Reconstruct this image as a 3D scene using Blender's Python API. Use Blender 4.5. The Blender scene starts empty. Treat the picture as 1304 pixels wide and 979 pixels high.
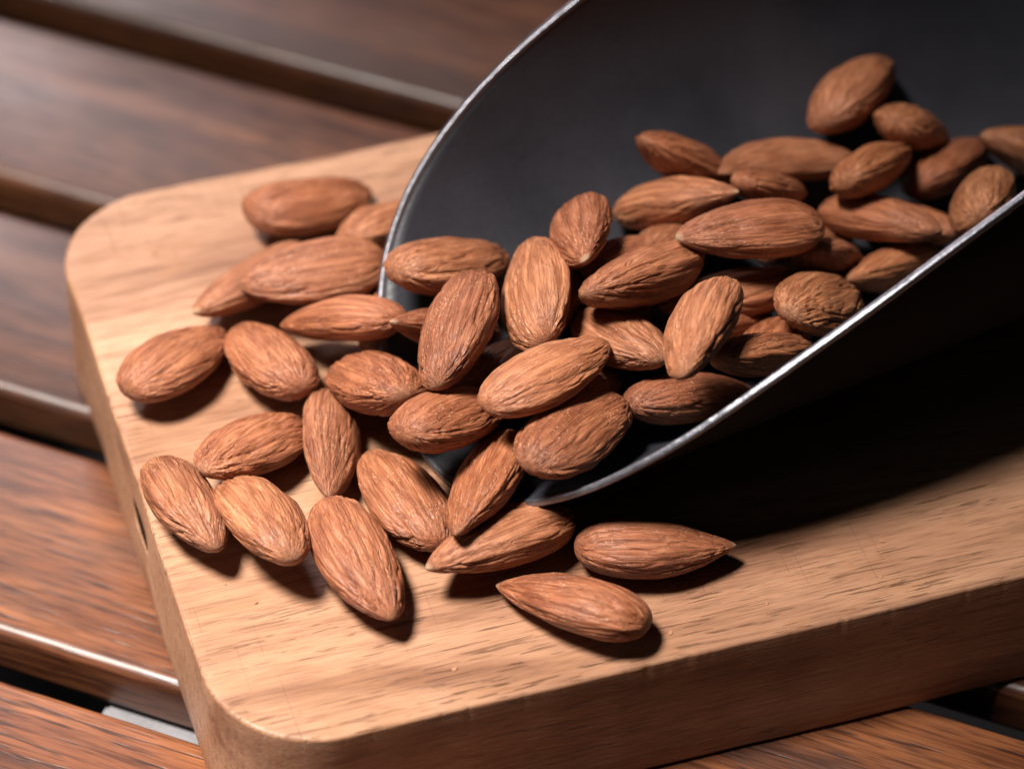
import bpy, bmesh, math, random
import numpy as np
from mathutils import Vector, Matrix, Quaternion

SC = bpy.context.scene
COL = SC.collection
MM = 0.001

# ------------------------------------------------------------------ camera
FPX = 4684.96 / 1304.0
cam_d = bpy.data.cameras.new('camera')
cam = bpy.data.objects.new('camera', cam_d); COL.objects.link(cam)
R_, U_, F_ = (0.999985, 0.003765, 0.003899), (-0.005420, 0.694643, 0.719334), (0.0, 0.719345, -0.694653)
cam.matrix_world = Matrix(((R_[0], U_[0], -F_[0], 0.0), (R_[1], U_[1], -F_[1], -0.370),
                           (R_[2], U_[2], -F_[2], 0.3829), (0, 0, 0, 1)))
cam_d.sensor_fit = 'HORIZONTAL'; cam_d.sensor_width = 36.0; cam_d.lens = 36.0 * FPX
cam_d.clip_start = 0.01; cam_d.clip_end = 50
cam_d.dof.use_dof = True; cam_d.dof.focus_distance = 0.492; cam_d.dof.aperture_fstop = 12.5
cam_d.dof.aperture_blades = 0
SC.camera = cam

# ------------------------------------------------------------------ world and lamps
w = bpy.data.worlds.new('World'); SC.world = w; w.use_nodes = True
bg = w.node_tree.nodes['Background']; bg.inputs[0].default_value = (0.80, 0.86, 1.0, 1); bg.inputs[1].default_value = 0.012

def area(name, pos, target, sx, sy, energy, col):
    l = bpy.data.lights.new(name, 'AREA'); l.shape = 'RECTANGLE'; l.size = sx; l.size_y = sy
    l.energy = energy; l.color = col
    o = bpy.data.objects.new(name, l); COL.objects.link(o)
    o.location = pos
    o.rotation_euler = (Vector(target) - Vector(pos)).to_track_quat('-Z', 'Y').to_euler()
    return o
area('fill_lamp', (-0.42, -0.16, 0.13), (-0.03, 0.0, 0.02), 0.24, 0.24, .19, (1.0, 0.92, 0.88))
kl = bpy.data.lights.new('key_lamp', 'SPOT'); kl.energy = 106.0; kl.color = (1.0, 0.94, 0.87)
kl.shadow_soft_size = 0.110; kl.spot_size = math.radians(24); kl.spot_blend = 1.0
key = bpy.data.objects.new('key_lamp', kl); COL.objects.link(key)
key.location = (-0.300, -0.100, 0.780)
key.rotation_euler = (Vector((-0.054, -0.032, 0.02)) - key.location).to_track_quat('-Z', 'Y').to_euler()
area('back_lamp', (-0.205, 0.575, 0.370), (-0.09, 0.11, 0.0), 0.13, 0.13, 1.35, (1.0, 0.86, 0.87))

SC.view_settings.view_transform = 'Standard'; SC.view_settings.look = 'None'
SC.view_settings.exposure = 0.0; SC.view_settings.gamma = 1.0
SC.cycles.max_bounces = 6

# ------------------------------------------------------------------ helpers
def tag(o, label=None, cat=None, group=None, kind=None):
    if label: o['label'] = label
    if cat: o['category'] = cat
    if group: o['group'] = group
    if kind: o['kind'] = kind
    return o

def link(name, me, mats, parent=None, smooth=True):
    o = bpy.data.objects.new(name, me); COL.objects.link(o)
    if not isinstance(mats, (list, tuple)): mats = [mats]
    if not me.materials:
        for m in mats: me.materials.append(m)
    if smooth and len(me.polygons): me.polygons.foreach_set('use_smooth', [True] * len(me.polygons))
    if parent: o.parent = parent
    return o

def grid_mesh(name, P, close_v=False, flip=False):
    """P: (n, m, 3) array of points, faces between neighbours; close_v wraps the second axis."""
    n, m = P.shape[:2]
    i, j = np.meshgrid(np.arange(n - 1), np.arange(m if close_v else m - 1), indexing='ij')
    a = i * m + j; b = i * m + (j + 1) % m; c = (i + 1) * m + (j + 1) % m; d = (i + 1) * m + j
    f = np.stack([a, b, c, d] if not flip else [d, c, b, a], -1).reshape(-1, 4)
    me = bpy.data.meshes.new(name)
    me.vertices.add(n * m); me.vertices.foreach_set('co', P.reshape(-1).astype(np.float32))
    me.loops.add(f.size); me.loops.foreach_set('vertex_index', f.reshape(-1).astype(np.int32))
    me.polygons.add(len(f)); me.polygons.foreach_set('loop_start', np.arange(0, f.size, 4, dtype=np.int32))
    me.update(calc_edges=True); me.validate()
    return me

def vnoise(P, seed):
    """smooth 3-D gradient noise, about -1..1"""
    rs = np.random.RandomState(seed)
    perm = rs.permutation(256); perm = np.concatenate([perm, perm, perm])
    g = rs.normal(size=(256, 3)); g /= np.linalg.norm(g, axis=1)[:, None]
    I = np.floor(P).astype(int); f = P - I; I &= 255
    u = f * f * f * (f * (f * 6 - 15) + 10)
    out = 0
    for dx in (0, 1):
        wx = u[:, 0] if dx else 1 - u[:, 0]
        for dy in (0, 1):
            wy = u[:, 1] if dy else 1 - u[:, 1]
            for dz in (0, 1):
                wz = u[:, 2] if dz else 1 - u[:, 2]
                h = perm[perm[perm[(I[:, 0] + dx) & 255] + ((I[:, 1] + dy) & 255)] + ((I[:, 2] + dz) & 255)]
                out = out + wx * wy * wz * ((f - [dx, dy, dz]) * g[h]).sum(1)
    return out * 1.6

# ------------------------------------------------------------------ materials
class NT:
    def __init__(s, name):
        s.m = bpy.data.materials.new(name); s.m.use_nodes = True
        s.t = s.m.node_tree; s.n = s.t.nodes; s.p = s.n['Principled BSDF']
    def add(s, typ, **kw):
        x = s.n.new(typ)
        for k, v in kw.items(): setattr(x, k, v)
        return x
    def put(s, sock, v):
        if hasattr(v, 'is_output') or isinstance(v, bpy.types.NodeSocket): s.t.links.new(v, sock)
        else: sock.default_value = v
    def coord(s, offset_random=False):
        c = s.add('ShaderNodeTexCoord').outputs['Object']
        if offset_random:
            r = s.add('ShaderNodeObjectInfo').outputs['Random']
            mu = s.add('ShaderNodeVectorMath', operation='SCALE'); mu.inputs[0].default_value = (7.1, 3.3, 1.9)
            s.t.links.new(r, mu.inputs['Scale'])
            ad = s.add('ShaderNodeVectorMath', operation='ADD'); s.t.links.new(c, ad.inputs[0]); s.t.links.new(mu.outputs[0], ad.inputs[1])
            c = ad.outputs[0]
        return c
    def mapping(s, c, scale, rot=(0, 0, 0)):
        m = s.add('ShaderNodeMapping'); m.inputs['Scale'].default_value = scale; m.inputs['Rotation'].default_value = rot
        s.t.links.new(c, m.inputs['Vector']); return m.outputs[0]
    def noise(s, c, scale=1.0, detail=2.0, rough=0.5, dist=0.0):
        n = s.add('ShaderNodeTexNoise'); n.inputs['Scale'].default_value = scale; n.inputs['Detail'].default_value = detail
        n.inputs['Roughness'].default_value = rough; n.inputs['Distortion'].default_value = dist
        s.t.links.new(c, n.inputs['Vector']); return n.outputs['Fac']
    def ramp(s, f, stops):
        r = s.add('ShaderNodeValToRGB'); e = r.color_ramp.elements
        while len(e) < len(stops): e.new(0.5)
        for k, (p, c) in enumerate(stops):
            e[k].position = p; e[k].color = (c, c, c, 1) if isinstance(c, (int, float)) else (*c, 1)
        s.t.links.new(f, r.inputs[0]); return r.outputs[0]
    def mix(s, f, a, b, mode='MIX'):
        x = s.add('ShaderNodeMix', data_type='RGBA', blend_type=mode)
        s.put(x.inputs[0], f)
        for k, v in ((6, a), (7, b)):
            if isinstance(v, tuple): v = (*v, 1) if len(v) == 3 else v
            s.put(x.inputs[k], v)
        return x.outputs[2]
    def math(s, op, a, b=0.0):
        x = s.add('ShaderNodeMath', operation=op); s.put(x.inputs[0], a); s.put(x.inputs[1], b); return x.outputs[0]
    def bump(s, h, strength, dist, normal=None):
        b = s.add('ShaderNodeBump'); b.inputs['Strength'].default_value = strength; b.inputs['Distance'].default_value = dist
        s.t.links.new(h, b.inputs['Height'])
        if normal: s.t.links.new(normal, b.inputs['Normal'])
        return b.outputs[0]
    def out(s, col=None, rough=None, normal=None, **kw):
        if col is not None: s.put(s.p.inputs['Base Color'], (*col, 1) if isinstance(col, tuple) else col)
        if rough is not None: s.put(s.p.inputs['Roughness'], rough)
        if normal is not None: s.put(s.p.inputs['Normal'], normal)
        for k, v in kw.items(): s.p.inputs[k].default_value = v
        return s.m

def mat_board():
    t = NT('beech_board'); c = t.coord()
    broad = t.noise(t.mapping(c, (14, 70, 70)), 1, 3, .55, .6)
    grain = t.noise(t.mapping(c, (55, 900, 900)), 1, 4, .6, .2)
    fine = t.noise(t.mapping(c, (260, 3200, 3200)), 1, 2, .5)
    blot = t.noise(t.mapping(c, (60, 110, 60)), 1, 3, .55, 1.2)
    col = t.ramp(broad, [(.26, (.225, .106, .060)), (.44, (.385, .206, .123)), (.60, (.455, .255, .156)), (.74, (.56, .335, .212))])
    col = t.mix(.55, col, t.ramp(grain, [(.30, (.40, .31, .27)), (.50, (.94, .93, .92)), (.75, (1, 1, 1))]), 'MULTIPLY')
    col = t.mix(t.ramp(blot, [(.55, 0.0), (.70, .60)]), col, (.33, .165, .085))
    pores = t.noise(t.mapping(c, (150, 2300, 2300)), 1, 2.5, .55)
    pm = t.ramp(pores, [(.33, 1.0), (.39, 0.0)])
    zone = t.ramp(t.noise(t.mapping(c, (25, 60, 60)), 1, 2, .5), [(.44, .08), (.64, 1.0)])
    pm = t.math('MULTIPLY', pm, zone)
    fib = t.noise(t.mapping(c, (190, 3600, 3600)), 1, 3, .6)
    col = t.mix(.5, col, t.ramp(fib, [(.34, (.54, .45, .40)), (.50, (1, 1, 1)), (.68, (1.10, 1.10, 1.10))]), 'MULTIPLY')
    col = t.mix(t.math('MULTIPLY', pm, .8), col, (.10, .045, .022))
    # sparse knife scratches across the grain, on the top face only
    sx = t.add('ShaderNodeSeparateXYZ'); t.t.links.new(c, sx.inputs[0])
    top = t.math('GREATER_THAN', sx.outputs[2], .0215)
    s1 = t.ramp(t.noise(t.mapping(c, (3400, 42, 10), (0, 0, .18)), 1, 1, .5), [(.245, 1.0), (.275, 0.0)])
    s2 = t.ramp(t.noise(t.mapping(c, (3000, 36, 10), (0, 0, -.42)), 1, 1, .5), [(.235, 1.0), (.265, 0.0)])
    s3 = t.ramp(t.noise(t.mapping(c, (2600, 30, 10), (0, 0, .75)), 1, 1, .5), [(.225, 1.0), (.25, 0.0)])
    zone2 = t.ramp(t.noise(t.mapping(c, (30, 30, 30)), 1, 2, .5), [(.48, 0.0), (.66, 1.0)])
    sc = t.math('MULTIPLY', t.math('MULTIPLY', t.math('MAXIMUM', t.math('MAXIMUM', s1, s2), s3), zone2), top)
    col = t.mix(t.math('MULTIPLY', sc, .24), col, (.25, .13, .07))
    stain = t.ramp(t.noise(t.mapping(c, (22, 34, 34)), 1, 4, .6, .8), [(.34, (.80, .74, .72)), (.56, (1, 1, 1)), (.72, (1.08, 1.08, 1.08))])
    col = t.mix(.8, col, stain, 'MULTIPLY')
    h = t.math('SUBTRACT', t.math('MULTIPLY', fine, .35), t.math('ADD', t.math('MULTIPLY', pm, 1.2), t.math('MULTIPLY', sc, .8)))
    nrm = t.bump(h, .75, .00026)
    rg = t.ramp(grain, [(.3, .50), (.7, .34)])
    return t.out(col, rg, nrm, **{'Specular IOR Level': .38})

def mat_slat():
    t = NT('oiled_hardwood'); c = t.coord(True)
    broad = t.noise(t.mapping(c, (7, 95, 95)), 1, 3, .55, .8)
    grain = t.noise(t.mapping(c, (30, 650, 650)), 1, 4, .62, .35)
    patch = t.noise(t.mapping(c, (28, 50, 50)), 1, 3, .6, .5)
    col = t.ramp(broad, [(.28, (.060, .022, .011)), (.48, (.138, .052, .023)), (.70, (.265, .113, .050))])
    col = t.mix(.75, col, t.ramp(grain, [(.30, (.42, .34, .32)), (.50, (.95, .93, .92)), (.72, (1, 1, 1))]), 'MULTIPLY')
    col = t.mix(t.ramp(patch, [(.52, 0.0), (.70, .65)]), col, (.060, .034, .028))
    pores = t.noise(t.mapping(c, (75, 1250, 1250)), 1, 2, .55, .25)
    pm = t.ramp(pores, [(.34, 1.0), (.42, 0.0)])
    col = t.mix(t.math('MULTIPLY', pm, .85), col, (.030, .013, .010))
    fine = t.noise(t.mapping(c, (180, 2600, 2600)), 1, 2, .5)
    h = t.math('SUBTRACT', t.math('MULTIPLY', fine, .5), t.math('MULTIPLY', pm, .35))
    dark = t.noise(t.mapping(c, (110, 2100, 2100)), 1, 3, .6, .2)
    col = t.mix(.7, col, t.ramp(dark, [(.38, (.30, .25, .25)), (.53, (1, 1, 1)), (.7, (1.12, 1.10, 1.08))]), 'MULTIPLY')
    falloff_tone = t.add('ShaderNodeAttribute', attribute_type='OBJECT', attribute_name='falloff_tone').outputs['Fac']  # per-slat tint: plank variation with light falloff painted in
    col = t.mix(1.0, col, t.ramp(falloff_tone, [(.0, (.50, .47, .50)), (.5, (.95, .86, .80)), (1.0, (1.35, 1.15, .98))]), 'MULTIPLY')
    nrm = t.bump(h, .5, .00018)
    return t.out(col, t.ramp(patch, [(.3, .31), (.7, .48)]), nrm, **{'Specular IOR Level': .38, 'Coat Weight': .26, 'Coat Roughness': .30})

def mat_almond():
    t = NT('almond_skin')
    c = t.add('ShaderNodeAttribute', attribute_name='skin').outputs['Vector']
    rnd = t.add('ShaderNodeObjectInfo').outputs['Random']
    at = t.add('ShaderNodeAttribute', attribute_name='along').outputs['Fac']
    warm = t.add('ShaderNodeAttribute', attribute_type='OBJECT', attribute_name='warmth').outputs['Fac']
    tipa = t.add('ShaderNodeAttribute', attribute_type='OBJECT', attribute_name='tip').outputs['Fac']
    streak = t.noise(t.mapping(c, (90, 1050, 1050)), 1, 3, .6, .4)
    vein = t.noise(t.mapping(c, (80, 1300, 1300)), 1, 2, .55, .6)
    mott = t.noise(t.mapping(c, (190, 260, 260)), 1, 3, .6, .3)
    col = t.ramp(streak, [(.26, (.168, .050, .021)), (.48, (.292, .102, .045)), (.74, (.440, .184, .092))])
    col = t.mix(.75, col, t.ramp(mott, [(.30, (.66, .60, .58)), (.52, (1, 1, 1)), (.74, (1.16, 1.15, 1.13))]), 'MULTIPLY')
    # thin dark veins that run from end to end
    vm = t.ramp(vein, [(.455, 0.0), (.49, 1.0), (.51, 1.0), (.545, 0.0)])
    col = t.mix(t.math('MULTIPLY', vm, .42), col, (.150, .046, .022))
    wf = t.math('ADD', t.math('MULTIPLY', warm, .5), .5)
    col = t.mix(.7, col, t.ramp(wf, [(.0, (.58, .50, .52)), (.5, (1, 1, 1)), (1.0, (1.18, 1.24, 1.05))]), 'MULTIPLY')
    col = t.mix(1.0, col, t.ramp(rnd, [(.0, (.74, .68, .68)), (.35, (1.02, .93, .88)), (.7, (.98, 1.02, 1.06)), (1.0, (1.18, 1.20, 1.18))]), 'MULTIPLY')
    # dusty bloom, scuffs and pale point
    dz = t.ramp(t.noise(t.mapping(c, (140, 240, 240)), 1, 2, .5), [(.45, .15), (.62, 1.0)])
    dust = t.ramp(t.noise(t.mapping(c, (2400, 3000, 3000)), 1, 2, .55), [(.58, 0.0), (.74, .7)])
    col = t.mix(t.math('MULTIPLY', dust, dz), col, (.60, .38, .245))
    col = t.mix(t.math('MULTIPLY', t.ramp(at, [(.965, 0.0), (.998, 1.0)]), tipa), col, (.55, .38, .24))
    g1 = t.noise(t.mapping(c, (230, 3000, 3000)), 1, 3, .6, .3)
    g2 = t.noise(t.mapping(c, (3800, 4600, 4600)), 1, 2, .6)
    h = t.math('ADD', t.math('SUBTRACT', g1, t.math('MULTIPLY', vm, .5)), t.math('MULTIPLY', g2, .30))
    nrm = t.bump(h, .75, .00022)
    return t.out(col, t.ramp(mott, [(.3, .44), (.7, .60)]), nrm, **{'Specular IOR Level': .42})

def mat_metal(name, base, rough, metallic, bstr):
    t = NT(name); c = t.coord()
    cl = t.noise(t.mapping(c, (45, 45, 45)), 1, 4, .6, .4)
    sp = t.noise(t.mapping(c, (1500, 1500, 1500)), 1, 3, .6)
    col = t.mix(1.0, t.ramp(cl, [(.3, tuple(.78 * x for x in base)), (.7, tuple(1.2 * x for x in base))]),
                t.ramp(sp, [(.3, (.82, .82, .82)), (.6, (1, 1, 1))]), 'MULTIPLY')
    nrm = t.bump(t.math('ADD', sp, t.math('MULTIPLY', cl, .6)), bstr, .00015)
    return t.out(col, t.ramp(cl, [(.3, rough - .06), (.7, rough + .08)]), nrm, Metallic=metallic)

M_BOARD, M_SLAT, M_ALMOND = mat_board(), mat_slat(), mat_almond()
M_STEEL = mat_metal('dark_steel', (.026, .026, .033), .40, .0, .45)
M_STEEL.node_tree.nodes['Principled BSDF'].inputs['Specular IOR Level'].default_value = .42
M_SHADED = mat_metal('shaded_steel', (.006, .006, .007), .70, .0, .35)  # scoop's outer side: its unlit look is put into the colour
M_SHADED.node_tree.nodes['Principled BSDF'].inputs['Specular IOR Level'].default_value = .06
M_RIM = mat_metal('worn_bright_steel', (.22, .22, .25), .38, .9, .35)
t_ = NT('dark_floor'); c_ = t_.coord()
M_FLOOR = t_.out(t_.ramp(t_.noise(t_.mapping(c_, (6, 6, 6)), 1, 5, .6), [(.3, (.055, .053, .055)), (.7, (.09, .088, .09))]), .8)
M_RAIL = mat_metal('grey_rail_paint', (.17, .165, .175), .6, .0, .2)
t_ = NT('slot_shade'); c_ = t_.coord()
M_SLOT_SHADE = t_.out(t_.ramp(t_.noise(t_.mapping(c_, (60, 900, 900)), 1, 3, .5), [(.3, (.012, .007, .005)), (.7, (.022, .012, .008))]), .9, **{'Specular IOR Level': 0.0})  # darkness of the deep hole painted as a near-black colour

# ------------------------------------------------------------------ floor under the table
me = grid_mesh('floor', np.array([[[x, y, -0.45] for y in (-6, 6)] for x in (-6, 6)], float))
tag(link('floor', me, M_FLOOR), kind='structure')

# ------------------------------------------------------------------ slatted table
PL = -0.38280
table = bpy.data.objects.new('slatted_table', None); COL.objects.link(table)
table.location = (0, 0, -0.45); table.rotation_euler = (0, 0, PL)
tag(table, 'reddish brown slatted wooden table under the cutting board', 'table')
SL_W, SL_T, SL_L = 36.2, 9.0, 760.0
def slat_profile():
    r = 1.9; pts = []
    for cx, cy, a0 in ((SL_W / 2 - r, -r, 90), (SL_W / 2 - r, -SL_T + r, 0), (-SL_W / 2 + r, -SL_T + r, -90), (-SL_W / 2 + r, -r, -180)):
        for k in range(7):
            a = math.radians(a0 - 15 * k); pts.append((cx + r * math.cos(a), cy + r * math.sin(a)))
    return np.array(pts)
def slat_mesh(seed):
    pr = slat_profile(); n = 90
    xs = np.linspace(-SL_L / 2, SL_L / 2, n); P = np.zeros((n, len(pr), 3))
    P[..., 0] = xs[:, None]; P[..., 1] = pr[:, 0]; P[..., 2] = pr[:, 1]
    q = np.stack([xs / 40.0, np.zeros(n), np.zeros(n)], 1)
    P[..., 1] += (vnoise(q, seed) * .18)[:, None]
    P[..., 2] += (vnoise(q + 9.3, seed) * .12)[:, None] * (P[..., 2] > -SL_T / 2)
    me = grid_mesh('slat', P * MM, close_v=True)
    bm = bmesh.new(); bm.from_mesh(me); bm.verts.ensure_lookup_table(); m = len(pr)
    bm.faces.new([bm.verts[k] for k in range(m)]); bm.faces.new([bm.verts[(n - 1) * m + m - 1 - k] for k in range(m)])
    bmesh.ops.recalc_face_normals(bm, faces=bm.faces); bm.to_mesh(me); bm.free(); return me
slat_meshes = [slat_mesh(s) for s in (5, 6, 7)]
# slat rows: far edge of row k sits at y' = OFF - 43.485 k in the table's own frame
OFF = 417.62 - 370 * math.cos(PL)
for k in range(-7, 9):
    far = OFF - 43.485 * k
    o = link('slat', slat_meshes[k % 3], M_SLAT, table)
    o['falloff_tone'] = [.30, .15, .42, .10, .55, .20][k % 6] if k < 2 else [.45, .62, .60, .72, .66, .45][k % 6]  # varies by plank; painted falloff and sheen: back slats darker and greyer, front brighter
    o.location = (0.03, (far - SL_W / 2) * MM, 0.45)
def box(name, x0, x1, y0, y1, z0, z1, mat, parent, bev=1.5):
    bm = bmesh.new(); bmesh.ops.create_cube(bm, size=1)
    for v in bm.verts: v.co = Vector(((x0 + x1) / 2 + v.co.x * (x1 - x0), (y0 + y1) / 2 + v.co.y * (y1 - y0), (z0 + z1) / 2 + v.co.z * (z1 - z0))) * MM
    bmesh.ops.bevel(bm, geom=bm.edges[:], offset=bev * MM, segments=2, affect='EDGES')
    me = bpy.data.meshes.new(name); bm.to_mesh(me); bm.free()
    return link(name, me, mat, parent, smooth=False)
y_lo, y_hi = OFF - 43.485 * 8 - SL_W, OFF + 43.485 * 7
RAIL_X = -42.0
for x0 in (RAIL_X, RAIL_X + 230, RAIL_X - 230):       # grey metal rails that carry the slats
    box('rail', x0, x0 + 42, y_lo, y_hi, 450 - SL_T - 16, 450 - SL_T - .2, M_RAIL, table, .8)
for yy in (y_lo + 20, y_hi - 20):
    box('apron', -340, 340, yy - 9, yy + 9, 450 - SL_T - 60, 450 - SL_T - 16.2, M_SLAT, table)
for lx in (-320, 320):
    for ly in (y_lo + 20, y_hi - 20):
        box('leg', lx - 20, lx + 20, ly - 18, ly + 18, 0, 450 - SL_T - 60.2, M_SLAT, table)

# ------------------------------------------------------------------ cutting board
PSI, TH = 0.307064, 21.9
board_e0, board_e1, board_n0, board_n1, RAD = 57.9, 300.0, 300.7, 412.2, 15.5
def board_mesh():
    # outline (counter-clockwise) in board axes
    pts = []
    def corner(cx, cy, r, a0):
        for k in range(61):
            a = math.radians(a0 + 90 * k / 60); pts.append((cx + r * math.cos(a), cy + r * math.sin(a)))
    def side(a, b, n):
        for k in range(1, n):
            pts.append((a[0] + (b[0] - a[0]) * k / n, a[1] + (b[1] - a[1]) * k / n))
    e0, e1, n0, n1, r = board_e0, board_e1, board_n0, board_n1, RAD
    corner(e0 + r, n0 + r, r, 180); side((e0 + r, n0), (e1 - r, n0), 520)
    corner(e1 - r, n0 + r, r, 270); side((e1, n0 + r), (e1, n1 - r), 60)
    corner(e1 - r, n1 - r, r, 0); side((e1 - r, n1), (e0 + r, n1), 120)
    corner(e0 + r, n1 - r, r, 90); side((e0, n1 - r), (e0, n0 + r), 220)
    o = np.array(pts); N = len(o)
    d = np.roll(o, -1, 0) - np.roll(o, 1, 0); nn = np.stack([d[:, 1], -d[:, 0]], 1); nn /= np.linalg.norm(nn, axis=1)[:, None]
    q = np.stack([o[:, 0] / 30, o[:, 1] / 30, np.zeros(N)], 1)
    wob = vnoise(q, 11) * .45 + vnoise(q * 4, 12) * .12
    prof = []                                      # (inset, z) from the bottom up to the top, then in
    rb, rt = 1.2, .60
    for a in np.linspace(0, 90, 4): prof.append((rb - rb * math.sin(math.radians(a)), rb - rb * math.cos(math.radians(a))))
    for z in np.linspace(rb, TH - rt, 8)[1:-1]: prof.append((0, z))
    for a in np.linspace(0, 90, 7): prof.append((rt - rt * math.cos(math.radians(a)), TH - rt + rt * math.sin(math.radians(a))))
    for ins in (1.8, 2.8, 4.5, 8, 12): prof.append((ins, TH))
    P = np.zeros((len(prof), N, 3))
    q2 = np.stack([o[:, 0] / 1.8, o[:, 1] / 2.2, np.zeros(N)], 1)
    chip = np.clip(vnoise(q2, 21) - .35, 0, 1) * .40 + np.clip(vnoise(q2 / 5, 22) - .35, 0, 1) * .55 + np.clip(vnoise(q2 * 2.4, 23) - .2, 0, 1) * .18
    for k, (ins, z) in enumerate(prof):
        kk = ins - wob * (1 if ins < 6 else 0)
        edge = math.exp(-((z - TH + .5) / .9) ** 2) * math.exp(-(ins / 1.3) ** 2)
        kk = kk + chip * edge
        P[k, :, :2] = o - nn * kk[:, None]
        P[k, :, 2] = z - chip * .35 * edge
    me = grid_mesh('cutting_board', P * MM, close_v=True, flip=True)
    bm = bmesh.new(); bm.from_mesh(me); bm.verts.ensure_lookup_table(); L = len(prof)
    bm.faces.new([bm.verts[(L - 1) * N + k] for k in range(N)])
    bm.faces.new([bm.verts[N - 1 - k] for k in range(N)])
    bmesh.ops.recalc_face_normals(bm, faces=bm.faces)
    bm.to_mesh(me); bm.free(); return me
bme = board_mesh()
board = link('cutting_board', bme, M_BOARD)
board.location = (0, -0.370, 0); board.rotation_euler = (0, 0, PSI)
tag(board, 'thick light brown wooden cutting board with rounded corners and worn scratched top', 'cutting board')
# narrow slot sunk into the left end face
def capsule(depth, n=12, hw=4.2, r=2.5):
    ring = [(hw * 0 + (1 if 0 <= k < n else -1) * (hw - r) + r * math.cos(math.radians(-90 + 180 * k / (n - 1)) if k < n else math.radians(90 + 180 * (k - n) / (n - 1))),
             r * math.sin(math.radians(-90 + 180 * k / (n - 1)) if k < n else math.radians(90 + 180 * (k - n) / (n - 1)))) for k in range(2 * n)]
    return ring
SLOT_N, SLOT_Z = 353.5, 12.6
bm = bmesh.new(); ring = capsule(7)
va = [bm.verts.new(Vector((board_e0 - 3, SLOT_N + x, SLOT_Z + y)) * MM) for x, y in ring]
vb = [bm.verts.new(Vector((board_e0 + 7, SLOT_N + x, SLOT_Z + y)) * MM) for x, y in ring]
bm.faces.new(va); bm.faces.new(vb[::-1])
for k in range(len(va)): bm.faces.new((va[k], vb[k], vb[(k + 1) % len(va)], va[(k + 1) % len(va)]))
bmesh.ops.recalc_face_normals(bm, faces=bm.faces)
cme = bpy.data.meshes.new('cutter'); bm.to_mesh(cme); bm.free()
cut = bpy.data.objects.new('cutter', cme); COL.objects.link(cut); cut.matrix_world = board.matrix_basis.copy()
md = board.modifiers.new('slot', 'BOOLEAN'); md.operation = 'DIFFERENCE'; md.object = cut; md.solver = 'EXACT'
bpy.context.view_layer.update()
new = bpy.data.meshes.new_from_object(board.evaluated_get(bpy.context.evaluated_depsgraph_get()))
board.modifiers.clear(); board.data = new; bpy.data.objects.remove(cut)
new.polygons.foreach_set('use_smooth', [len(p.vertices) <= 8 for p in new.polygons])
bm = bmesh.new()                                   # added lining, its near-black colour paints in the slot's shade
va = [bm.verts.new(Vector((board_e0 + .25, SLOT_N + x * .985, SLOT_Z + y * .97)) * MM) for x, y in ring]
vb = [bm.verts.new(Vector((board_e0 + 6.9, SLOT_N + x * .985, SLOT_Z + y * .97)) * MM) for x, y in ring]
bm.faces.new(vb[::-1])
for k in range(len(va)): bm.faces.new((va[k], va[(k + 1) % len(va)], vb[(k + 1) % len(va)], vb[k]))
sme = bpy.data.meshes.new('slot'); bm.to_mesh(sme); bm.free()
link('slot', sme, M_SLOT_SHADE, board)

# ------------------------------------------------------------------ metal scoop
PH, RR, EC = 0.5174, 37.32, 1.044
T0 = np.array([-12.06, 358.99 - 370, 1.6])         # lowest point of the lip, board top = 0
scoop = bpy.data.objects.new('metal_scoop', None); COL.objects.link(scoop)
scoop.location = Vector(T0 + [0, 0, TH]) * MM; scoop.rotation_euler = (0, 0, PH)
tag(scoop, 'dark steel scoop with bright worn rim lying on the board full of almonds', 'scoop')
KL, KR = (.6645, .2734, .5365), (.5849, .4549, .3398)
BACK = 178.0
def rim_s(A):
    h = 1 - np.cos(A); L = A < 0
    s = RR * (np.where(L, KL[0], KR[0]) * h + np.where(L, KL[1], KR[1]) * h ** 2 + np.where(L, KL[2], KR[2]) * h ** 3)
    return np.minimum(s, BACK - 4)
def scoop_pt(A, s, off=0.0):
    """local frame: x along the scoop, y to its left, z up; off > 0 is outside"""
    r = RR + off
    return np.stack([s, -r * np.sin(A), EC * RR - EC * r * np.cos(A)], -1)
AM = math.radians(112)
A = np.linspace(-AM, AM, 181)
s0 = rim_s(A); TT = .9
kk = np.concatenate([np.linspace(0, .2, 14), np.linspace(.2, 1, 26)[1:]])
S_ = s0[None, :] + (BACK - s0)[None, :] * kk[:, None]
AA = np.repeat(A[None, :], len(kk), 0)
den = vnoise(np.stack([AA.ravel() * 2.2, S_.ravel() / 28, np.zeros(AA.size)], 1), 31).reshape(AA.shape) * .25
inn = scoop_pt(AA, S_, 0.0 - 0) ; inn = scoop_pt(AA, S_, den)
outr = scoop_pt(AA, S_, TT + den)
P = np.concatenate([inn[::-1], outr], 0)           # inner sheet, round the lip, outer sheet
me = grid_mesh('body', P * MM)
body = link('body', me, [M_STEEL, M_SHADED], scoop)
mi = np.zeros(len(me.polygons), np.int32); mi[(len(kk) - 1) * (len(A) - 1):] = 1
me.polygons.foreach_set('material_index', mi)      # outside: shade painted into the colour, near black
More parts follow.
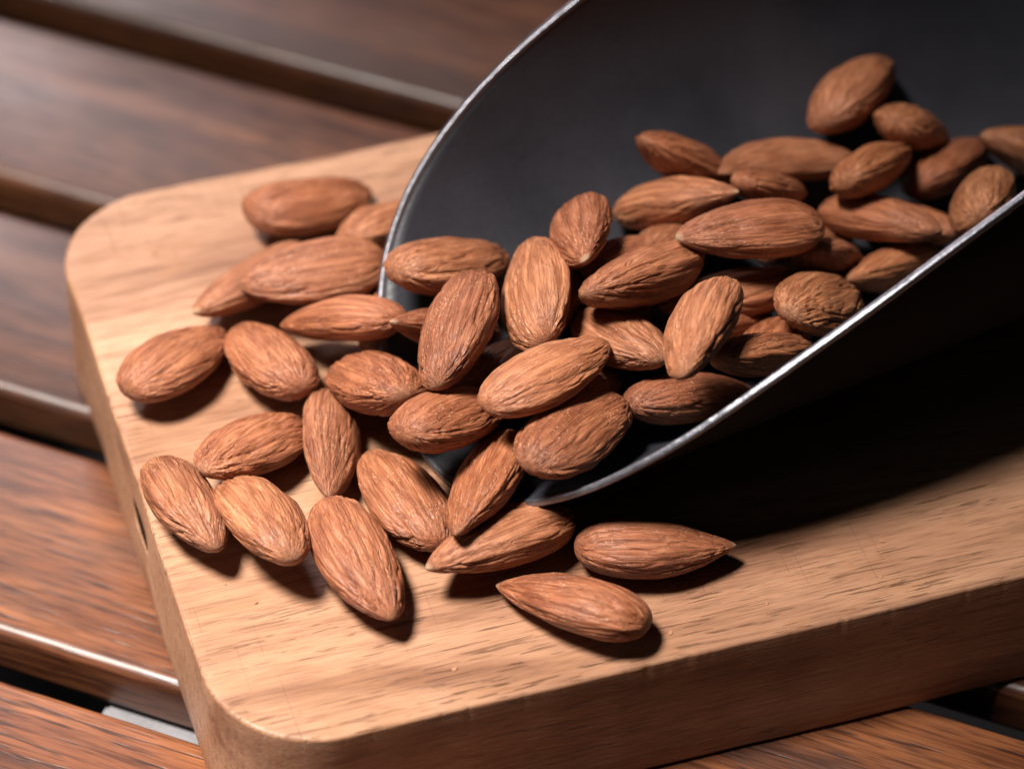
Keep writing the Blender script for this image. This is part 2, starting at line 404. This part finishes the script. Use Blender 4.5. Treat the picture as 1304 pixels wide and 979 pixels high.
# rim bead along the lip
def tube(path, rad, seg=12, seed=1):
    d = np.gradient(path, axis=0); d /= np.linalg.norm(d, axis=1)[:, None]
    up = np.array([0, 0, 1.0]); P = []
    side = np.cross(d, np.array([0.0, .3, 1.0])); side /= np.linalg.norm(side, axis=1)[:, None]
    nor = np.cross(side, d)
    ang = np.linspace(0, 2 * np.pi, seg, endpoint=False)
    P = path[:, None] + (np.cos(ang)[None, :, None] * side[:, None] + np.sin(ang)[None, :, None] * nor[:, None]) * np.asarray(rad).reshape(-1, 1, 1)
    q = P.reshape(-1, 3) / 1.3
    P = P + (vnoise(q, seed) * .07).reshape(P.shape[:2])[..., None] * nor[:, None]
    return P
A2 = np.linspace(-AM, AM, 900)
mid = scoop_pt(A2, rim_s(A2), TT / 2 + np.interp(A2, A, den[0]))
d = np.gradient(mid, axis=0); d /= np.linalg.norm(d, axis=1)[:, None]
rad = np.stack([np.zeros_like(A2), -np.sin(A2), -np.cos(A2)], -1)          # outward from the sheet
rad -= d * (rad * d).sum(1, keepdims=True); rad /= np.linalg.norm(rad, axis=1)[:, None]
fwd = np.cross(rad, d); fwd *= np.sign(-fwd[:, :1] + 1e-9)                 # towards the mouth, within the sheet
ang = np.linspace(0, 2 * np.pi, 20, endpoint=False)
ca = np.sign(np.cos(ang)) * np.abs(np.cos(ang)) ** .55; sa = np.sign(np.sin(ang)) * np.abs(np.sin(ang)) ** .55
P = mid[:, None] + ca[None, :, None] * rad[:, None] * .56 + sa[None, :, None] * fwd[:, None] * .55
P = P + (vnoise(P.reshape(-1, 3) / 1.4, 3) * .05 + vnoise(P.reshape(-1, 3) / .5, 4) * .025).reshape(P.shape[:2])[..., None] * fwd[:, None]
me = grid_mesh('rim', P * MM, close_v=True)
link('rim', me, M_RIM, scoop)
# back plate and handle (outside the picture)
A3 = np.linspace(-AM, AM, 60)
ringp = scoop_pt(A3, np.full(60, BACK), TT / 2)
cen = np.array([BACK, 0, EC * RR])
P = np.stack([cen + (ringp - cen) * k + np.array([8 * (1 - k), 0, 0]) for k in np.linspace(1, 0.02, 8)])
link('back_plate', grid_mesh('back_plate', P * MM), M_STEEL, scoop)
hp = np.stack([np.linspace(BACK + 6, BACK + 110, 40), np.zeros(40), np.full(40, EC * RR)], 1)
link('handle', grid_mesh('handle', tube(hp, 9 + 3 * np.sin(np.linspace(0, 3.1, 40)), 20, 4) * MM, close_v=True), M_STEEL, scoop)

# ------------------------------------------------------------------ almonds
# x, y, z (mm, table top = 0), quaternion, length, width, thickness, end shape p and q, bend, wrinkle, warmth, label
ALMONDS = [
    (-29.81, 37.89, 25.99, 0.9549, -0.1027, 0.0811, 0.2667, 20.94, 12.03, 7.69, 0.405, 0.600, 0.00, 0.30, 0.00,
     'smooth brown almond lying alone at the back of the board, near the far edge'),
    (-37.71, 20.31, 26.36, 0.4035, 0.0723, -0.3054, -0.8594, 22.54, 10.19, 6.79, 0.448, 0.640, 0.00, 0.30, 0.00,
     'almond lying under a longer one at the back left, pale tip pointing left'),
    (-17.50, 32.34, 26.68, 0.8478, -0.2840, 0.0662, 0.4430, 21.64, 10.06, 6.58, 0.406, 0.640, 0.00, 0.30, 0.20,
     'almond at the back of the board with its far end hidden behind the scoop rim'),
    (-18.85, 16.74, 25.74, 0.6267, -0.3390, -0.1981, 0.6731, 22.83, 8.54, 5.41, 0.429, 0.640, 0.00, 0.35, 0.30,
     'mostly hidden almond wedged on the board against the outside of the scoop rim'),
    (-28.44, 17.23, 30.91, 0.1500, -0.0205, -0.0031, -0.9885, 21.85, 11.61, 7.31, 0.444, 0.580, 0.00, 0.40, -0.10,
     'long dark-tipped almond lying across two others at the back of the board'),
    (-23.77, 6.65, 31.25, 0.2478, -0.1572, 0.2667, 0.9180, 21.31, 9.83, 6.50, 0.423, 0.640, 0.00, 0.40, 0.10,
     'slim almond pointing left on the board, beside the scoop rim below the long one'),
    (-46.95, 3.99, 25.89, 0.8763, -0.1171, 0.0562, 0.4640, 21.35, 11.23, 7.49, 0.426, 0.620, 0.00, 0.60, 0.00,
     'wrinkled almond near the left board edge, slanting up right, casting a shadow alone'),
    (-34.26, 4.05, 26.67, 0.5311, -0.0361, 0.2041, 0.8215, 21.75, 11.24, 7.83, 0.444, 0.580, 0.00, 0.75, 0.00,
     'broad wrinkled almond pointing up left, just right of the leftmost slanting one'),
    (-43.81, -25.39, 26.93, 0.7834, -0.3052, 0.0939, -0.5332, 21.31, 11.14, 7.48, 0.417, 0.600, 0.00, 0.95, -0.10,
     'deeply wrinkled almond at the left board edge, beside the dark slot'),
    (-35.67, -14.26, 27.11, 0.4424, -0.1180, -0.1435, -0.8774, 21.28, 11.08, 7.13, 0.442, 0.540, 0.00, 1.00, 0.00,
     'heavily ridged almond slanting behind the two short almonds at the left edge'),
    (-32.92, -29.69, 28.34, 0.7992, -0.2650, 0.0132, -0.5393, 21.42, 11.61, 8.10, 0.400, 0.520, 0.00, 0.50, 0.10,
     'plump smooth-ended almond lying second from the left board edge, facing the front'),
    (-24.77, -13.34, 26.67, 0.6394, -0.3178, 0.2211, -0.6643, 23.11, 9.71, 6.26, 0.418, 0.660, 0.00, 0.65, -0.20,
     'upright almond with a flaked crack in its skin, between ridged and broad ones'),
    (-18.38, -6.01, 31.71, 0.7914, -0.2494, -0.1635, -0.5336, 21.76, 12.62, 8.42, 0.454, 0.520, 0.00, 0.60, 0.10,
     'round plump almond leaning on the left end of the scoop lip'),
    (19.27, -31.55, 26.13, 0.9722, -0.2335, 0.0024, 0.0189, 21.74, 11.44, 7.80, 0.428, 0.780, 0.00, 0.55, 0.10,
     'long almond alone in front of the scoop, tip pointing right'),
    (7.93, -41.84, 25.75, 0.2196, -0.0028, 0.2392, 0.9458, 22.14, 10.92, 7.38, 0.402, 0.740, 0.00, 0.50, 0.00,
     'front almond nearest the front board edge, pale tip pointing left'),
    (-14.47, -22.29, 25.69, 0.5287, 0.0211, 0.1403, 0.8368, 22.67, 11.46, 7.19, 0.422, 0.560, 0.00, 0.70, 0.10,
     'broad almond slanting down right with creased end, in the front middle row'),
    (-20.00, -35.21, 27.16, 0.8060, -0.1944, 0.1292, -0.5439, 23.17, 12.09, 8.40, 0.440, 0.640, 0.00, 0.70, 0.00,
     'largest wrinkled almond at the front, its point toward the front board corner'),
    (-1.64, -31.77, 27.12, 0.3033, 0.0129, -0.2664, -0.9148, 23.27, 11.94, 8.01, 0.412, 0.720, 0.00, 0.60, 0.00,
     'almond with a tiny white tip pointing left, in front of the scoop lip'),
    (30.37, 6.07, 31.49, 0.5682, -0.1139, -0.3681, -0.7271, 23.03, 10.30, 6.84, 0.447, 0.640, 0.00, 0.50, -0.30,
     'shadowed almond buried under the downward pointing one, beside the crosswise one'),
    (43.79, 10.87, 32.46, 0.7071, -0.4018, 0.2108, 0.5423, 22.58, 9.17, 5.93, 0.415, 0.640, 0.00, 0.50, -0.20,
     'shadowed almond buried beneath the knobbly round one, near the right wall'),
    (15.55, 10.26, 31.39, 0.6856, -0.3320, -0.0040, -0.6478, 20.34, 8.75, 5.70, 0.419, 0.640, 0.00, 0.50, -0.30,
     'shadowed almond buried between the crumpled one and the striped central one'),
    (21.82, 19.14, 34.21, 0.5682, -0.1139, -0.3681, -0.7271, 21.48, 11.03, 6.92, 0.448, 0.640, 0.00, 0.40, -0.20,
     'shadowed almond buried beneath the big smooth level one mid scoop'),
    (-9.59, 2.21, 34.10, 0.4094, -0.2009, -0.3412, -0.8220, 23.26, 8.99, 6.11, 0.418, 0.700, 0.00, 0.30, -0.50,
     'dark narrow almond tip on the bare scoop metal, below the leftmost almond inside'),
    (-2.34, -2.54, 31.33, 0.4989, -0.0748, -0.3267, -0.7992, 22.42, 11.71, 7.47, 0.443, 0.640, 0.00, 0.50, -0.20,
     'shaded almond deep in the gap under two big almonds at the scoop mouth'),
    (10.12, -4.96, 30.36, 0.7692, -0.2710, 0.1899, 0.5467, 21.65, 9.64, 6.48, 0.450, 0.640, 0.00, 0.30, 0.00,
     'small piece of almond showing under the pointed end of the big front one'),
    (24.24, -9.20, 32.28, 0.8971, -0.2945, 0.1000, 0.3138, 22.34, 10.20, 6.99, 0.441, 0.600, 0.00, 0.50, -0.50,
     'dark shaded almond lying on the scoop floor beside the lip'),
    (-8.41, -17.64, 36.40, 0.8575, -0.2101, 0.1417, 0.4477, 21.94, 11.67, 7.94, 0.426, 0.550, 0.00, 0.60, -0.10,
     'dark reddish almond resting on the scoop lip, partly under the big front one'),
    (-3.83, -25.95, 31.75, 0.5787, 0.1566, -0.3583, -0.7156, 23.39, 11.52, 7.23, 0.453, 0.740, 0.00, 0.50, 0.20,
     'almond leaning point down with a ridged seam, beside the oval one on the lip'),
    (8.25, -22.13, 38.29, 0.8850, -0.0493, 0.0964, 0.4529, 22.42, 11.59, 7.55, 0.451, 0.540, 0.00, 0.55, 0.15,
     'plump oval almond with a nicked skin, lowest on the scoop lip'),
    (7.15, 10.03, 34.34, 0.6466, 0.3136, -0.5324, -0.4473, 22.43, 10.82, 6.83, 0.429, 0.640, 0.00, 0.40, -0.40,
     'dark almond deep behind the upright broad almond inside the scoop'),
    (16.61, 14.53, 35.90, 0.8024, -0.3337, 0.1022, 0.4840, 22.59, 10.52, 6.77, 0.442, 0.640, 0.00, 0.40, -0.20,
     'hidden almond peeping above a striped one, right of the almond standing on end'),
    (42.67, 25.20, 29.49, 0.8452, -0.3165, 0.1018, 0.4185, 21.84, 10.08, 6.47, 0.452, 0.750, 0.00, 0.30, 0.20,
     'almond tip poking out to the right of the big smooth almond mid scoop'),
    (45.16, 17.17, 33.45, 0.7107, -0.3988, 0.2036, 0.5427, 22.14, 9.05, 5.90, 0.434, 0.640, 0.00, 0.30, 0.10,
     'small dim almond low in the gap beside the right scoop wall, lit faintly'),
    (57.49, 27.92, 31.20, 0.8028, -0.3349, -0.1073, -0.4814, 22.28, 10.15, 6.45, 0.437, 0.640, 0.00, 0.30, 0.30,
     'reddish almond end behind the long almond touching the right scoop rim'),
    (37.31, 4.09, 30.76, 0.7251, -0.3614, 0.0928, 0.5789, 22.13, 9.87, 6.71, 0.411, 0.640, 0.00, 0.40, 0.30,
     'sliver of almond between the knobbly round one and the pale striped one'),
    (23.29, 6.37, 30.10, 0.5880, -0.0771, 0.3563, 0.7221, 21.15, 9.67, 6.43, 0.445, 0.640, 0.00, 0.40, 0.10,
     'sliver of almond glimpsed left of the downward pointing almond in the scoop'),
    (24.14, 31.20, 39.76, 0.3418, -0.3417, -0.2422, -0.8413, 22.58, 11.50, 7.32, 0.455, 0.640, 0.00, 0.40, -0.20,
     'brown almond with a blunt top leaning against the left inner scoop wall'),
    (64.00, 41.06, 30.98, 0.7648, -0.4075, -0.0414, 0.4973, 22.59, 11.22, 7.11, 0.451, 0.640, 0.00, 0.20, -0.40,
     'dark shaded almond lying deep near the back right of the scoop'),
    (77.23, 43.28, 31.16, 0.2111, -0.2380, -0.2864, -0.9037, 22.18, 11.24, 7.53, 0.458, 0.640, 0.00, 0.30, 0.10,
     'almond cut off by the right picture edge, highest on the right'),
    (66.35, 23.00, 40.38, 0.6408, -0.4211, -0.0743, 0.6376, 22.32, 10.57, 7.37, 0.436, 0.520, 0.00, 0.35, 0.60,
     'smooth orange almond standing against the right scoop rim near the picture edge'),
    (49.92, 47.78, 39.17, 0.7669, -0.3761, -0.1130, 0.5076, 22.39, 12.17, 8.32, 0.447, 0.620, 0.00, 0.30, -0.10,
     'topmost almond in the scoop, pointed end up, with two pale flecks'),
    (58.98, 43.69, 35.89, 0.7972, -0.1869, 0.3073, 0.4848, 22.61, 10.06, 6.53, 0.403, 0.620, 0.00, 0.30, 0.30,
     'small reddish almond at the back, right of the topmost one'),
    (39.27, 33.35, 37.34, 0.2495, -0.0953, -0.1564, -0.9509, 23.43, 9.62, 6.11, 0.405, 0.700, -0.34, 0.40, 0.00,
     'curved arching almond bridging a dark hollow at the back of the scoop'),
    (51.66, 30.42, 39.86, 0.7461, -0.4211, -0.0159, 0.5155, 22.93, 9.75, 6.71, 0.413, 0.660, 0.00, 0.30, 0.70,
     'orange almond with its pale tip turned right, below the small reddish one'),
    (36.98, 26.42, 39.40, 0.8173, -0.2579, 0.2428, 0.4546, 21.37, 7.78, 5.01, 0.408, 0.640, 0.00, 0.50, 0.00,
     'small almond half hidden beneath the curved arching one'),
    (54.02, 18.16, 31.11, 0.4310, -0.0386, -0.4226, -0.7963, 22.76, 9.43, 6.49, 0.430, 0.640, 0.00, 0.50, 0.20,
     'almond lying behind the knobbly round one, cut by the right scoop rim'),
    (52.57, 22.55, 36.47, 0.8632, -0.3062, -0.0873, -0.3917, 22.30, 10.08, 6.82, 0.458, 0.680, 0.00, 0.25, 0.10,
     'smooth long almond pointing right toward the scoop rim, behind the big middle one'),
    (34.06, -10.38, 41.92, 0.8258, -0.3306, 0.1310, 0.4377, 23.47, 9.20, 6.11, 0.413, 0.550, 0.00, 0.90, 0.80,
     'pale golden striped almond low by the right scoop rim, brightly lit'),
    (30.16, 7.74, 35.97, 0.2437, -0.0225, -0.2703, -0.9311, 22.76, 11.23, 7.01, 0.442, 0.660, 0.00, 0.60, 0.20,
     'almond lying crosswise behind the one that points down near the middle'),
    (17.14, 2.33, 43.91, 0.4142, 0.0008, -0.4089, -0.8132, 23.24, 12.27, 7.97, 0.441, 0.640, 0.00, 0.80, 0.10,
     'striped almond slanting up right, in the centre of the scoop heap'),
    (23.81, 24.23, 38.39, 0.8615, -0.3191, -0.2057, -0.3373, 23.00, 10.95, 7.38, 0.435, 0.800, 0.00, 0.45, 0.20,
     'almond with a thin curled tail tip at its right end, upper left heap'),
    (9.67, 9.80, 44.82, 0.7038, 0.1344, -0.3988, -0.5723, 21.87, 10.66, 7.05, 0.440, 0.700, 0.00, 0.50, 0.20,
     'short almond standing on end with pale tip down, upper left in the scoop'),
    (-8.51, 12.81, 36.73, 0.8969, -0.1930, 0.1494, 0.3687, 22.69, 12.05, 7.66, 0.433, 0.620, 0.00, 0.70, 0.20,
     'leftmost almond inside the scoop, lying level against the left rim'),
    (3.41, 1.50, 42.04, 0.6211, -0.2858, -0.2563, 0.6833, 22.35, 11.59, 7.30, 0.430, 0.600, 0.00, 0.75, 0.25,
     'broad upright almond with fine veins, right of the deeply grooved one'),
    (15.10, -4.29, 38.57, 0.8616, -0.1825, -0.0716, -0.4682, 18.18, 10.88, 7.22, 0.429, 0.560, 0.00, 0.60, 0.10,
     'crumpled almond right of centre, between upright broad one and downward pointer'),
    (42.17, 2.09, 39.42, 0.4358, -0.2925, -0.0194, -0.8510, 22.14, 11.18, 7.28, 0.446, 0.500, 0.00, 1.00, 0.70,
     'knobbly round almond seen end on, touching the right scoop rim'),
    (32.48, 10.31, 45.53, 0.1888, -0.0646, -0.1439, -0.9693, 22.15, 11.60, 7.68, 0.401, 0.640, 0.00, 0.40, 0.15,
     'big smooth almond lying level in the middle of the scoop, tip left'),
    (24.84, -16.37, 51.24, 0.5880, 0.1658, -0.3532, -0.7085, 22.43, 11.07, 7.52, 0.412, 0.620, 0.00, 0.60, 0.15,
     'almond pointing straight down over the others, near the middle of the heap'),
    (-7.57, -7.35, 42.53, 0.5825, 0.2309, -0.3053, -0.7171, 22.33, 12.52, 8.14, 0.423, 0.540, 0.00, 1.00, 0.05,
     'deeply grooved almond leaning upright just inside the scoop mouth on the left'),
    (4.74, -15.75, 42.64, 0.9314, -0.1334, -0.0146, 0.3384, 21.69, 11.15, 7.26, 0.455, 0.620, 0.00, 0.50, 0.05,
     'big front almond pointing up right, lying across the scoop mouth'),
]
NU, NV = 110, 190
def almond_mesh(L, W, T, pw, q, bend, wr, seed):
    rs = np.random.RandomState(seed)
    ph = np.linspace(0.012, np.pi - 0.012, NU); u = (1 - np.cos(ph)) / 2
    wd = u ** pw * (1 - u) ** q; wd /= (pw / (pw + q)) ** pw * (q / (pw + q)) ** q
    t = np.linspace(0, 2 * np.pi, NV, endpoint=False); e = 2 / 1.9
    ct = np.sign(np.cos(t)) * np.abs(np.cos(t)) ** e; st = np.sign(np.sin(t)) * np.abs(np.sin(t)) ** e
    X = np.repeat(((u - .5) * L)[:, None], NV, 1)
    Y = .5 * W * wd[:, None] * ct; Z = .5 * T * wd[:, None] * st
    # uneven body: lopsided belly and slow lumps
    cu = (1 - (2 * u - 1) ** 2)[:, None]
    P = np.stack([X, Y, Z], -1)
    N = np.stack([np.zeros_like(X), Y / (W * W), Z / (T * T)], -1)
    du = np.gradient(wd, u)
    N[..., 0] = -(.25 * du * wd)[:, None] / L * 1.0
    N /= np.linalg.norm(N, axis=-1, keepdims=True) + 1e-12
    F = P.reshape(-1, 3)
    off = rs.uniform(0, 60, 3)
    lump = vnoise(F / [9, 6, 6] + off, seed) * .30 + vnoise(F / [5, 3.4, 3.4] + off, seed + 1) * .10
    wq = (wd ** .45)[:, None]
    Q = np.stack([X, .5 * W * wq * ct, .5 * T * wq * st], -1).reshape(-1, 3)
    warp = np.stack([np.zeros(len(F)), vnoise(Q / [8, 4.5, 4.5] + off, seed + 2), vnoise(Q / [8, 4.5, 4.5] + off + 7, seed + 3)], 1)
    G = Q + warp * .85 + np.stack([np.zeros(len(F)), vnoise(Q / [2.6, 2, 2] + off, seed + 8), vnoise(Q / [2.6, 2, 2] + off + 4, seed + 9)], 1) * .15
    n1 = vnoise(G / [15.0, 1.75, 1.75] + off, seed + 4)
    n2 = vnoise(G / [11.0, 1.0, 1.0] + off + 2, seed + 5)
    n4 = vnoise(G / [7.0, .62, .62] + off + 5, seed + 10)
    n3 = vnoise(F / [1.6, .7, .7] + off, seed + 6)
    k1 = np.clip(vnoise(Q / [7, 3.2, 3.2] + off + 3, seed + 7) * 1.4 + .55, .08, 1)
    k2 = np.clip(vnoise(Q / [6, 2.6, 2.6] + off + 9, seed + 11) * 1.4 + .55, .08, 1)
    g1 = np.exp(-(n1 / .13) ** 2); g2 = np.exp(-(n2 / .16) ** 2); g4 = np.exp(-(n4 / .20) ** 2)
    fade = np.repeat((np.clip(u / .05, 0, 1) * np.clip((1 - u) / .09, 0, 1))[:, None], NV, 1).ravel()
    a = .24 + wr * .86
    keel = np.repeat((np.exp(-((np.abs(np.cos(t)) - 1) / .010) ** 2) * .10 - np.exp(-((np.abs(np.cos(t)) - .955) / .018) ** 2) * .10)[None, :], NU, 0).ravel()
    dsp = lump + fade * (a * (-.37 * g1 * k1 - .28 * g2 * k2 - .12 * g4 * k1 + .20 * n1 * k1 + .13 * n2 * k2) + .03 * n3 + keel)
    wdv = np.repeat(wd[:, None], NV, 1).ravel()
    dsp = dsp * np.clip(wdv * 1.9, 0.05, 1) * (W / 12.0)
    P = P + N * dsp.reshape(NU, NV)[..., None]
    P[..., 1] += bend * W * cu + rs.uniform(-.035, .035) * W * (2 * u - 1)[:, None] ** 2
    P[..., 2] += rs.uniform(-.06, .06) * T * cu
    me = grid_mesh('almond', P * MM, close_v=True)
    bm = bmesh.new(); bm.from_mesh(me); bm.verts.ensure_lookup_table()
    bm.faces.new([bm.verts[k] for k in range(NV)]); bm.faces.new([bm.verts[NU * NV - 1 - k] for k in range(NV)])
    bmesh.ops.recalc_face_normals(bm, faces=bm.faces); bm.to_mesh(me); bm.free()
    at = me.attributes.new('along', 'FLOAT', 'POINT')
    at.data.foreach_set('value', np.repeat(u, NV).astype(np.float32))
    me.attributes.new('skin', 'FLOAT_VECTOR', 'POINT').data.foreach_set('vector', ((Q + off) * MM).astype(np.float32).ravel())
    return me
for k, (x, y, z, qw, qx, qy, qz, L, W, T, pw, q, bend, wr, warm, label) in enumerate(ALMONDS):
    o = link('almond', almond_mesh(L, W, T, pw, q, bend, wr, 100 + 13 * k), M_ALMOND)
    o.location = (x * MM, y * MM, z * MM)
    o.rotation_mode = 'QUATERNION'; o.rotation_quaternion = Quaternion((qw, qx, qy, qz))
    o['warmth'] = float(warm); o['tip'] = .75 if 'tip' in label and 'tipped' not in label else .12
    tag(o, label, 'almond', 'almonds spilling from the scoop onto the board')

# ------------------------------------------------------------------ flakes of skin and crumbs on the board
rs = np.random.RandomState(8)
bm = bmesh.new()
for k in range(70):
    e = rs.uniform(64, 170); n = rs.uniform(304, 400)
    s = rs.uniform(.12, .34) * (1.6 if rs.rand() < .12 else 1)
    x = e * math.cos(PSI) - n * math.sin(PSI); y = e * math.sin(PSI) + n * math.cos(PSI) - 370
    m = Matrix.Translation((x * MM, y * MM, (TH + s * .25) * MM)) @ Matrix.Rotation(rs.uniform(0, 6.3), 4, 'Z') @ Matrix.Diagonal((s * MM * rs.uniform(.8, 1.8), s * MM, s * MM * .4, 1))
    r = bmesh.ops.create_icosphere(bm, subdivisions=1, radius=1, matrix=m)
    for v in r['verts']: v.co += Vector(rs.normal(size=3)) * s * MM * .12
me = bpy.data.meshes.new('crumbs'); bm.to_mesh(me); bm.free()
t_ = NT('crumb'); t_.out((.36, .17, .085), .8)
tag(link('crumbs', me, t_.m, smooth=False), 'tiny brown skin flakes and crumbs scattered on the cutting board', 'crumbs', kind='stuff')
